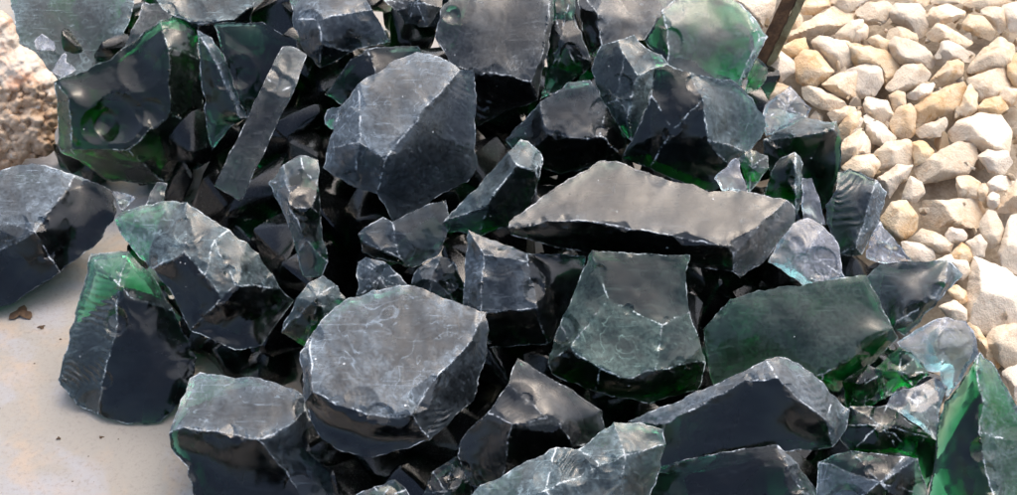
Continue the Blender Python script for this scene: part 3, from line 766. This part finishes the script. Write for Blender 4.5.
# ------------------------------------------------------------------ chunks deeper in the pile
def hull_mesh(name, rng, n=14, facet=.62, sub=2, seed=0):
    import bmesh
    bm = bmesh.new()
    for _ in range(n):
        p = rng.normal(size=3); p /= np.linalg.norm(p)
        bm.verts.new(p * rng.uniform(.75, 1.0) * np.array([1.0, facet + .15, facet]))
    r = bmesh.ops.convex_hull(bm, input=bm.verts)
    bmesh.ops.delete(bm, geom=[g for g in r['geom_interior'] if isinstance(g, bmesh.types.BMVert)], context='VERTS')
    bmesh.ops.dissolve_limit(bm, angle_limit=math.radians(12), verts=bm.verts, edges=bm.edges)
    bmesh.ops.bevel(bm, geom=list(bm.edges), offset=.05, segments=1, affect='EDGES', clamp_overlap=True)
    bmesh.ops.triangulate(bm, faces=bm.faces)
    for _ in range(sub):
        lng = [e for e in bm.edges if e.calc_length() > .28]
        if lng: bmesh.ops.subdivide_edges(bm, edges=lng, cuts=1, use_grid_fill=False)
        bmesh.ops.triangulate(bm, faces=bm.faces)
    me = bpy.data.meshes.new(name); bm.to_mesh(me); bm.free()
    V = np.array([v.co[:] for v in me.vertices])
    nz = np.stack([fbm(V, 1.6, seed + 7 * j, 2) for j in range(3)], 1) * .06
    V2 = V + nz
    me.vertices.foreach_set('co', V2.astype(np.float32).ravel())
    me.polygons.foreach_set('use_smooth', np.ones(len(me.polygons), bool))
    me.update(); me.set_sharp_from_angle(angle=math.radians(24))
    return me

def add_attr(me, frost_sheen):
    for k, val in (('edge', 0), ('frost_sheen', frost_sheen), ('phase', 0), ('rip', 0), ('near', 0), ('back', 0)):
        a = me.attributes.new(k, 'FLOAT', 'POINT'); a.data.foreach_set('value', np.full(len(me.vertices), val, np.float32))

rng = np.random.default_rng(5)
deep = []
for k in range(8):
    me = hull_mesh('buried_glass_chunk', rng, 13, .7, 1, k); add_attr(me, .02); me.materials.append(M['dark']); deep.append(me)
def bury(x, y, D, r):
    p = CAM + ray(x, y) * D
    if p[2] < r * .5: p[2] = r * .5
    o = make_obj('buried_glass_chunk', deep[rng.integers(len(deep))], None, 'black glass chunk deep in the shadowed gaps under the top chunks', 'glass chunk', 'glass chunks buried in the pile')
    o.location = p; o.rotation_euler = rng.uniform(0, 6.28, 3); o.scale = (r,) * 3
for layer, (gap, r0, r1) in enumerate(((.098, .046, .056), (.15, .056, .068))):
    for py in range(-20 if layer else 4, 500, 54):
        for px_ in range(70, 900, 60):
            x = px_ + rng.uniform(-12, 12) + 29 * layer; y = py + rng.uniform(-10, 10)
            if x > 690 and y < 70: continue
            if x > 745 + max(0, y - 60) * .62: continue
            if x < 330 and y > 330: continue
            if x < 235 and y > 225: continue
            if x < 175 and y > 130: continue
            if x < 270 + 0 * layer and (layer == 0 or x < 190): continue
            bury(x, y, float(at_height(x, y, float(pile_z(x, y)))) + gap + rng.uniform(0, .015), rng.uniform(r0, r1))
for (x, y, z, r) in ((215, 215, .03, .045), (245, 225, .05, .045), (270, 300, .04, .045), (150, 185, .01, .036), (100, 180, .01, .03), (70, 168, .01, .028), (85, 125, .012, .04), (130, 130, .02, .045), (160, 90, .02, .045), (120, 70, .02, .045), (180, 135, .02, .045), (80, 60, .015, .04), (40, 20, .015, .045), (100, 20, .02, .045), (150, 35, .02, .045),  (205, 325, .015, .036), (222, 358, .015, .034), (280, 375, .02, .036), (310, 330, .03, .042), (335, 420, .02, .036), (345, 480, .015, .036), (232, 360, .03, .035), (262, 366, .03, .035), (165, 285, .02, .034), (150, 262, .02, .03), (190, 305, .02, .042), (203, 345, .02, .038), (78, 164, .02, .034), (98, 172, .02, .03), (185, 178, .02, .036)):
    bury(x, y, float(at_height(x, y, z)) + .02, r)
for y in range(10, 340, 44):
    for x in range(170, 430, 44):
        if x < 235 and y > 225: continue
        xx, yy = x + rng.uniform(-8, 8), y + rng.uniform(-8, 8)
        z = float(pile_z(xx, yy)) * .22
        bury(xx, yy, float(at_height(xx, yy, z)), rng.uniform(.042, .05))
# the heap goes on towards the viewer, below the picture
for k in range(38):
    x = rng.uniform(250, 1080); y = rng.uniform(560, 860)
    r = rng.uniform(.05, .08); bury(x, y, float(at_height(x, y, r * .6)), r)

# ------------------------------------------------------------------ gravel
STONES = '''857,13 867,3 887,2 894,10 884,23 867,25
889,13 897,4 919,5 925,15 927,32 919,37 907,28 894,22
924,20 932,8 947,5 965,12 962,18 947,23 930,28
927,35 937,25 947,27 972,42 965,47 947,43 932,40
963,23 970,15 984,18 995,32 990,40 974,35 964,30
980,12 990,7 1004,10 1007,27 999,33 994,25
960,-5 985,-6 1010,2 1010,9 980,10 962,3
1003,6 1025,2 1025,30 1011,32 1006,20
845,27 857,20 867,27 867,37 857,42 845,40
868,40 878,35 890,42 893,50 885,53 872,45
890,45 897,38 910,40 927,50 934,60 930,68 919,65 904,65 894,58
887,42 890,30 900,27 917,35 917,43 905,43
935,62 942,43 950,42 974,55 970,63 954,60 942,65
930,82 947,63 957,60 964,65 962,75 947,85 935,88
969,72 972,63 984,50 1000,38 1012,47 1015,63 1005,71 985,73
968,79 985,73 1003,69 1010,85 994,99 980,101 970,87
1007,60 1025,50 1025,90 1015,87 1008,75
887,88 902,67 920,65 930,75 925,83 907,90 893,93
847,43 867,47 887,52 899,63 894,75 884,87 878,72 857,67
845,72 867,65 880,68 882,83 874,95 860,97 850,90
915,107 927,97 947,87 962,83 965,88 960,107 940,117 920,127 916,120
957,113 964,97 969,85 977,87 977,110 967,117
950,133 960,122 980,115 1000,117 1010,133 1007,153 994,157 970,143 955,142
1000,97 1005,88 1025,90 1025,107 1010,107
978,108 985,100 1000,97 1008,108 1000,115 984,115
890,123 897,110 910,104 915,112 914,133 905,140 894,133
864,107 867,98 887,102 894,117 884,123 869,115
864,115 880,123 895,138 889,148 872,143 867,130
845,140 862,129 869,142 870,155 848,158
845,115 858,112 863,122 857,132 847,137
874,155 887,143 907,140 915,148 914,163 897,170 880,168
912,143 924,141 934,152 930,162 915,165
915,167 927,158 944,150 957,143 974,147 976,158 967,173 947,178 924,182 919,175
915,130 925,125 945,118 947,125 940,137 922,138
889,97 897,90 905,93 905,108 895,112
905,97 920,85 935,83 930,95 915,100
879,178 897,165 912,167 907,177 897,187 890,198 884,190
904,193 910,177 922,183 925,193 914,203 902,200
957,177 969,176 980,183 979,197 960,198 957,187
925,202 970,200 984,205 985,217 975,228 947,225 922,229 923,217
987,183 997,176 1010,177 1014,183 1004,192 990,192
979,157 987,150 1007,152 1012,163 1004,173 989,172
988,197 993,192 1000,195 999,205 992,210 987,205
979,187 984,181 988,188 986,203 980,200
980,223 989,210 997,215 1004,230 1000,243 990,248 982,237
882,218 892,203 905,202 917,217 915,230 904,240 890,237 885,228
913,238 922,230 937,233 952,243 950,253 939,254 922,245
945,235 950,227 964,230 967,237 960,243 949,242
967,242 980,235 987,243 984,257 972,258
950,255 962,243 970,248 972,260 960,268 952,265
930,264 950,255 966,260 970,272 962,280 945,272
975,260 990,265 1004,270 1020,283 1024,330 1000,337 968,325 965,305 972,275
999,253 1005,233 1010,218 1025,215 1025,275 1004,268
995,212 1005,195 1017,180 1028,180 1028,205 1010,212
903,242 918,243 932,250 934,262 920,264 905,262
948,290 957,285 967,292 967,302 957,305
940,307 955,300 966,310 966,324 950,320
985,345 992,330 1010,325 1028,330 1028,365 1005,367 995,357
1003,372 1028,362 1028,408 1014,398
966,320 980,330 994,350 1000,368 990,364 975,342
736,0 750,-8 775,-2 772,12 762,27 750,22 740,12
787,32 810,20 833,8 853,12 852,20 830,30 807,37 790,42
781,48 795,40 805,38 808,50 800,58 786,56
812,43 820,37 847,42 858,50 853,63 837,72 823,57
795,60 805,50 817,53 833,72 823,80 810,88 797,80
766,74 778,50 793,62 795,72 780,82
803,88 817,88 840,100 847,107 833,112 817,108 805,98
823,85 837,75 857,72 863,87 855,100 837,95
835,35 850,22 862,20 865,35 850,42 838,40
828,114 845,107 857,108 852,120 835,123
838,130 848,115 860,112 860,125 850,140 840,142
835,150 850,138 862,130 867,145 860,162 840,165
746,96 765,82 783,85 792,90 772,99 755,105
843,167 855,157 872,155 880,165 872,177 850,175
800,8 812,-4 825,-4 830,6 815,14 803,14
830,5 838,-7 855,-5 858,8 845,12
855,8 862,-6 880,-6 885,1 868,3
895,2 905,-8 925,-6 930,4 915,8
930,4 940,-8 955,-6 960,4 946,6
780,15 795,12 803,18 800,30 786,32'''
SPECIAL = {52: 'largest cream gravel block with a rusty stained top, on the right edge',
           39: 'long blocky gravel stone with a flat brown-stained face, right of the clear triangular shard',
           20: 'long smooth ivory gravel stone slanting in the middle of the gravel',
           14: 'bright white fan-shaped gravel stone near the right edge',
           22: 'big smooth creamy-white gravel stone below the white fan-shaped one',
           32: 'wide jagged cream gravel stone right of the dark indigo chunk',
           64: 'knobbly tan gravel stone just right of the rusty stake',
           61: 'long pale gravel stone at the top, next stone right of the stake\'s upper part',
           36: 'orange-brown wedge of gravel touching the white edge of the indigo chunk',
           57: 'brown-shadowed gravel block on the right edge above the vivid green corner chunk'}
def traced_stone(line, k):
    poly = np.array([[float(c) for c in t.split(',')] for t in line.split()])
    rng = np.random.default_rng(900 + k)
    sp = 1.9
    pts = []
    n = len(poly)
    for i in range(n):
        a, b = poly[i], poly[(i + 1) % n]; L = np.hypot(*(b - a)); m = max(1, int(round(L / sp)))
        for t in range(m):
            f = t / m
            # round the corners a little
            q = a + f * (b - a)
            pts.append(q)
    pts = np.array(pts)
    for _ in range(1): pts = .5 * pts + .25 * (np.roll(pts, 1, 0) + np.roll(pts, -1, 0))
    cen = poly.mean(0)
    pts = cen + (pts - cen) * 1.11
    pts += np.stack([fbm(pts, 1 / 6., k, 2), fbm(pts, 1 / 6., k + 50, 2)], 1) * .8
    G = grid_pts(pts.min(0), pts.max(0), sp, rng)
    ok = in_poly(G, pts)
    dmin = np.sqrt(((G[:, None] - pts[None]) ** 2).sum(2).min(1))
    G = G[ok & (dmin > .6 * sp)]
    allp = np.vstack([pts, G]); ne = len(pts)
    cons = [(i, (i + 1) % ne) for i in range(ne)]
    res = delaunay_2d_cdt([Vector(p) for p in allp], cons, [], 0, 1e-4, True)
    P = np.array([[p[0], p[1]] for p in res[0]])
    T3 = np.array([f for f in res[2] if len(f) == 3]); T3 = T3[in_poly(P[T3].mean(1), pts)]
    a, b, c = P[T3[:, 0]], P[T3[:, 1]], P[T3[:, 2]]
    cr = (b - a)[:, 0] * (c - a)[:, 1] - (b - a)[:, 1] * (c - a)[:, 0]
    T3[cr > 0] = T3[cr > 0][:, ::-1]
    e = np.sqrt(((P[:, None] - pts[None]) ** 2).sum(2).min(1))
    size = np.ptp(pts, axis=0); s = min(size)
    rel = P - cen
    e[e < .3] = 0
    pls = [np.full(len(P), .40 * s)]
    for j in range(6):
        ang = rng.uniform(0, 6.28); sl = rng.uniform(.3, 1.0)
        pls.append(rng.uniform(.10, .36) * s + sl * (rel[:, 0] * math.cos(ang) + rel[:, 1] * math.sin(ang)))
    pls = np.array(pls); kk = .022 * s
    d = -kk * np.log(np.exp(-np.clip(pls, -3 * s, 3 * s) / kk).sum(0))
    d = d + .25 * rel[:, 1]
    side = e * 1.7 - .22 * s + .3 * rel[:, 1]
    d = -kk * .6 * np.logaddexp(-d / (kk * .6), -side / (kk * .6))
    d += fbm(np.column_stack([P, np.full(len(P), k * 3.)]), 1 / 8., 77, 3) * .55
    cy = float(np.clip(cen[1], -10, PH))
    D = float(at_height(cen[0], cen[1], float(gravel_z(cen[0], cy))))
    db = back_depth(P, (pts, np.full(len(pts), -.25 * s)), d, e, .6 * s, rng, seed=k)
    V, F, front, nv = two_sided(P, T3, d, db, D)
    org = V.mean(0); org[2] = V[:, 2].min()
    me = new_mesh('gravel_stone', V - org, F, None, 40)
    lab = SPECIAL.get(k)
    o = make_obj('gravel_stone', me, M['stone'], lab or 'small cream and tan broken marble stone in the gravel heap', 'gravel stone', 'gravel stones beside the glass pile')
    o.location = org
for k, line in enumerate(STONES.split('\n')): traced_stone(line, k)

# loose stones under and between the traced ones, then the bed they lie on
gm = [hull_mesh('gravel_stone', rng, 11, .6, 1, 40 + k) for k in range(10)]
for me in gm: me.materials.append(M['stone'])
cnt_f = 0
for yy in range(-20, 420, 15):
    for xx in range(728, 1050, 18):
        x = xx + rng.uniform(-6, 6); y = yy + rng.uniform(-5, 5)
        lim = 745 + (0 if y < 90 else (y - 90) * .78)
        if x < lim: continue
        if rng.random() < .25 or cnt_f > 160: continue
        D = float(at_height(x, y, float(gravel_z(x, y)))) + rng.uniform(.016, .026)
        o = make_obj('gravel_stone', gm[rng.integers(len(gm))], None, 'half-hidden marble stone under the top layer of gravel', 'gravel stone', 'gravel stones under the top layer')
        o.location = CAM + ray(x, y) * D; o.rotation_euler = rng.uniform(0, 6.28, 3)
        o.scale = (rng.uniform(.006, .017),) * 3
        cnt_f += 1

rg_ = np.random.default_rng(77)
for k in range(58):      # fines lodged between the bigger stones
    x = rg_.uniform(775, 1015); y = rg_.uniform(0, 370)
    if x < 790 + max(0, y - 60) * .66: continue
    D = float(at_height(x, y, float(gravel_z(x, y)))) + rg_.uniform(.002, .012)
    o = make_obj('gravel_stone', gm[rg_.integers(len(gm))], None, 'crumb-sized marble chip lodged between larger gravel stones', 'gravel stone', 'small chips between the gravel stones')
    o.location = CAM + ray(x, y) * D; o.rotation_euler = rg_.uniform(0, 6.28, 3); o.scale = (rg_.uniform(.004, .009),) * 3

def gravel_bed():
    xs = np.linspace(700, 1120, 60); ys = np.linspace(-140, 470, 70)
    X, Y = np.meshgrid(xs, ys); x, y = X.ravel(), Y.ravel()
    z = gravel_z(x, y) - .030
    fall = sstep(735, 800, x - np.clip(y - 60, 0, None) * .62) * (1 - sstep(400, 470, y))
    D = at_height(x, y, z)
    V = CAM + ray(x, y) * D[:, None]
    V[:, 2] = V[:, 2] * fall + .003 * (1 - fall)
    V[:, 2] += fbm(V[:, :2], 60, 8, 2) * .005 * fall
    V[:, 2] = np.maximum(V[:, 2], .003)
    W = len(xs); F = []
    for j in range(len(ys) - 1):
        for i in range(W - 1):
            a = j * W + i; F.append((a, a + W, a + W + 1, a + 1))
    make_obj('gravel_bed', new_mesh('gravel_bed', V, F), M['bed'], 'tan grit at the bottom of the gravel heap', None, None, 'structure')
gravel_bed()

# ------------------------------------------------------------------ crusted rock on the left
def crusted_rock():
    poly = np.array([(-45, 5), (-10, 8), (6, 14), (14, 24), (20, 42), (42, 60), (56, 80), (58, 110), (55, 150), (40, 158), (24, 160), (14, 172), (-20, 178), (-50, 170)], float)
    rng = np.random.default_rng(3); sp = 1.5
    pts = []
    for i in range(len(poly)):
        a, b = poly[i], poly[(i + 1) % len(poly)]; m = max(1, int(np.hypot(*(b - a)) / sp))
        pts += [a + t / m * (b - a) for t in range(m)]
    pts = np.array(pts)
    pts += np.stack([fbm(pts, 1 / 9., 3, 2), fbm(pts, 1 / 9., 53, 2)], 1) * 2.4
    G = grid_pts(pts.min(0), pts.max(0), sp, rng)
    dmin = np.sqrt(np.array([((pts - g) ** 2).sum(1).min() for g in G]))
    G = G[in_poly(G, pts) & (dmin > .6 * sp)]
    allp = np.vstack([pts, G]); ne = len(pts)
    res = delaunay_2d_cdt([Vector(p) for p in allp], [(i, (i + 1) % ne) for i in range(ne)], [], 0, 1e-4, True)
    P = np.array([[p[0], p[1]] for p in res[0]])
    T3 = np.array([f for f in res[2] if len(f) == 3]); T3 = T3[in_poly(P[T3].mean(1), pts)]
    a, b, c = P[T3[:, 0]], P[T3[:, 1]], P[T3[:, 2]]
    cr = (b - a)[:, 0] * (c - a)[:, 1] - (b - a)[:, 1] * (c - a)[:, 0]
    T3[cr > 0] = T3[cr > 0][:, ::-1]
    e = np.sqrt(np.array([((pts - g) ** 2).sum(1).min() for g in P]))
    d = 26 * (1 - np.exp(-e / 14)) - .10 * (P[:, 1] - 90)
    step = sstep(84, 92, P[:, 1] + fbm(P, 1 / 14., 9, 2) * 8)
    d -= step * 5
    # warty crust below the ledge, smoother cap above
    C0 = rng.uniform(P.min(0), P.max(0), (900, 2)); Rr = rng.uniform(2.2, 5.5, 900)
    w = np.zeros(len(P))
    for cc, r in zip(C0, Rr):
        q = np.hypot(*(P - cc).T)
        w = np.maximum(w, np.sqrt(np.clip(r * r - q * q, 0, None)) * .9)
    d += w * (.5 + 1.25 * step) + fbm(P, 1 / 11., 21, 3) * 3.2
    D = float(at_height(10, 90, .075))
    e[e < .3] = 0
    db = back_depth(P, (pts[::2], np.zeros(len(pts[::2])) + 5), d, e, 70, rng, seed=4)
    V, F, front, nv = two_sided(P, T3, d, db, D)
    step = step[front]; nb = nv - len(front)
    org = V.mean(0); org[2] = V[:, 2].min()
    me = new_mesh('crusted_rock', V - org, F, {'upper': np.concatenate([1 - step, np.zeros(nb)])}, 60)
    o = make_obj('crusted_rock', me, M['crust'], 'rough warty rock crusted white, orange and tan on the left edge', 'rock')
    o.location = org
crusted_rock()

# ------------------------------------------------------------------ rusty stake, litter
def stake():
    b = CAM + ray(772, 60) * (float(at_height(772, 60, float(gravel_z(772, 60)))) - .01)
    foot = CAM + ray(752, 85) * (float(at_height(772, 60, float(gravel_z(772, 60)))) + .02)
    top = CAM + ray(828, -75) * (float(at_height(772, 60, float(gravel_z(772, 60)))) - .10)
    ax = top - foot; L = np.linalg.norm(ax); ax /= L
    side = np.cross(ax, -FWD); side /= np.linalg.norm(side)
    if side[0] < 0: side = -side
    nrm = np.cross(side, ax)
    if nrm @ FWD > 0: nrm = -nrm
    root = make_obj('stake', None, None, 'rusty brown angle-iron stake with a worn olive edge standing in the gravel', 'stake')
    root.location = foot
    def leg(name, prof, mat):
        V = []; N = 40
        rng = np.random.default_rng(len(name))
        for i in range(N + 1):
            t = i / N * L
            for (u, w) in prof:
                jit = rng.normal(0, .00025, 2)
                V.append(ax * t + side * (u + jit[0]) + nrm * (w + jit[1]))
        k = len(prof); F = []
        for i in range(N):
            for j in range(k):
                F.append((i * k + j, i * k + (j + 1) % k, (i + 1) * k + (j + 1) % k, (i + 1) * k + j))
        F.append(tuple(range(k))[::-1]); F.append(tuple(range(N * k, N * k + k)))
        o = make_obj(name, new_mesh(name, np.array(V), F, None, 30), M[mat], parent=root)
    leg('web', [(-.0115, .006), (-.0115, .002), (.0042, -.003), (.0042, .001)], 'rust')
    leg('flange', [(.0045, .002), (.0045, -.004), (.012, -.006), (.014, -.003), (.0125, .003)], 'paint')
stake()

def litter(px_, py_, r, seed):
    rng = np.random.default_rng(seed)
    D = float(at_height(px_, py_, .003)); c = CAM + ray(px_, py_) * D
    V = []; F = []
    N, Mm = 9, 16
    for i in range(N + 1):
        rr = i / N
        for j in range(Mm):
            a = j / Mm * 2 * math.pi
            rad = r * rr * (1 + .35 * math.sin(3 * a + seed) + .2 * math.sin(5 * a + 2 * seed))
            V.append((rad * math.cos(a), rad * .7 * math.sin(a), 0))
    V = np.array(V)
    V[:, 2] = .0012 + (fbm(V[:, :2], 1.2 / r, seed, 3) * .5 + .6) * r * .32 * (1 - np.clip(np.hypot(V[:, 0], V[:, 1]) / (r * 1.6), 0, 1))
    for i in range(N):
        for j in range(Mm):
            F.append((i * Mm + j, (i + 1) * Mm + j, (i + 1) * Mm + (j + 1) % Mm, i * Mm + (j + 1) % Mm))
    return c, new_mesh('litter', V, F, None, 40)
for (name, lab, cat, x, y, r, s) in (('dry_leaf', 'crumpled dark dry leaf on the concrete below the left-edge chunk', 'leaf', 21, 313, .0115, 3),
                                     ('soil_crumb', 'tiny dark crumb on the concrete right of the dry leaf', 'crumb', 41, 326, .0035, 5),
                                     ('soil_crumb', 'small dark crumb on the bare concrete below the pear-shaped chunk', 'crumb', 101, 436, .0022, 7),
                                     ('soil_crumb', 'pair-sized dark speck left of the crumb below the pear-shaped chunk', 'crumb', 58, 437, .0022, 9)):
    c, me = litter(x, y, r, s)
    o = make_obj(name, me, M['leaf'], lab, cat, 'bits of litter on the concrete' if name == 'soil_crumb' else None); o.location = (c[0], c[1], 0)
rs = np.random.default_rng(12)
spots = [(34, 362), (60, 338), (88, 455), (124, 462), (118, 438), (72, 480)]
for (x, y) in spots:
    c, me = litter(x, y, rs.uniform(.0007, .0013), int(x + y))
    o = make_obj('soil_crumb', me, M['leaf'], 'pinhead-sized dark speck on the bare concrete', 'crumb', 'bits of litter on the concrete'); o.location = (c[0], c[1], 0)
for l in OUT_LOG: print('OUTLINE', l)
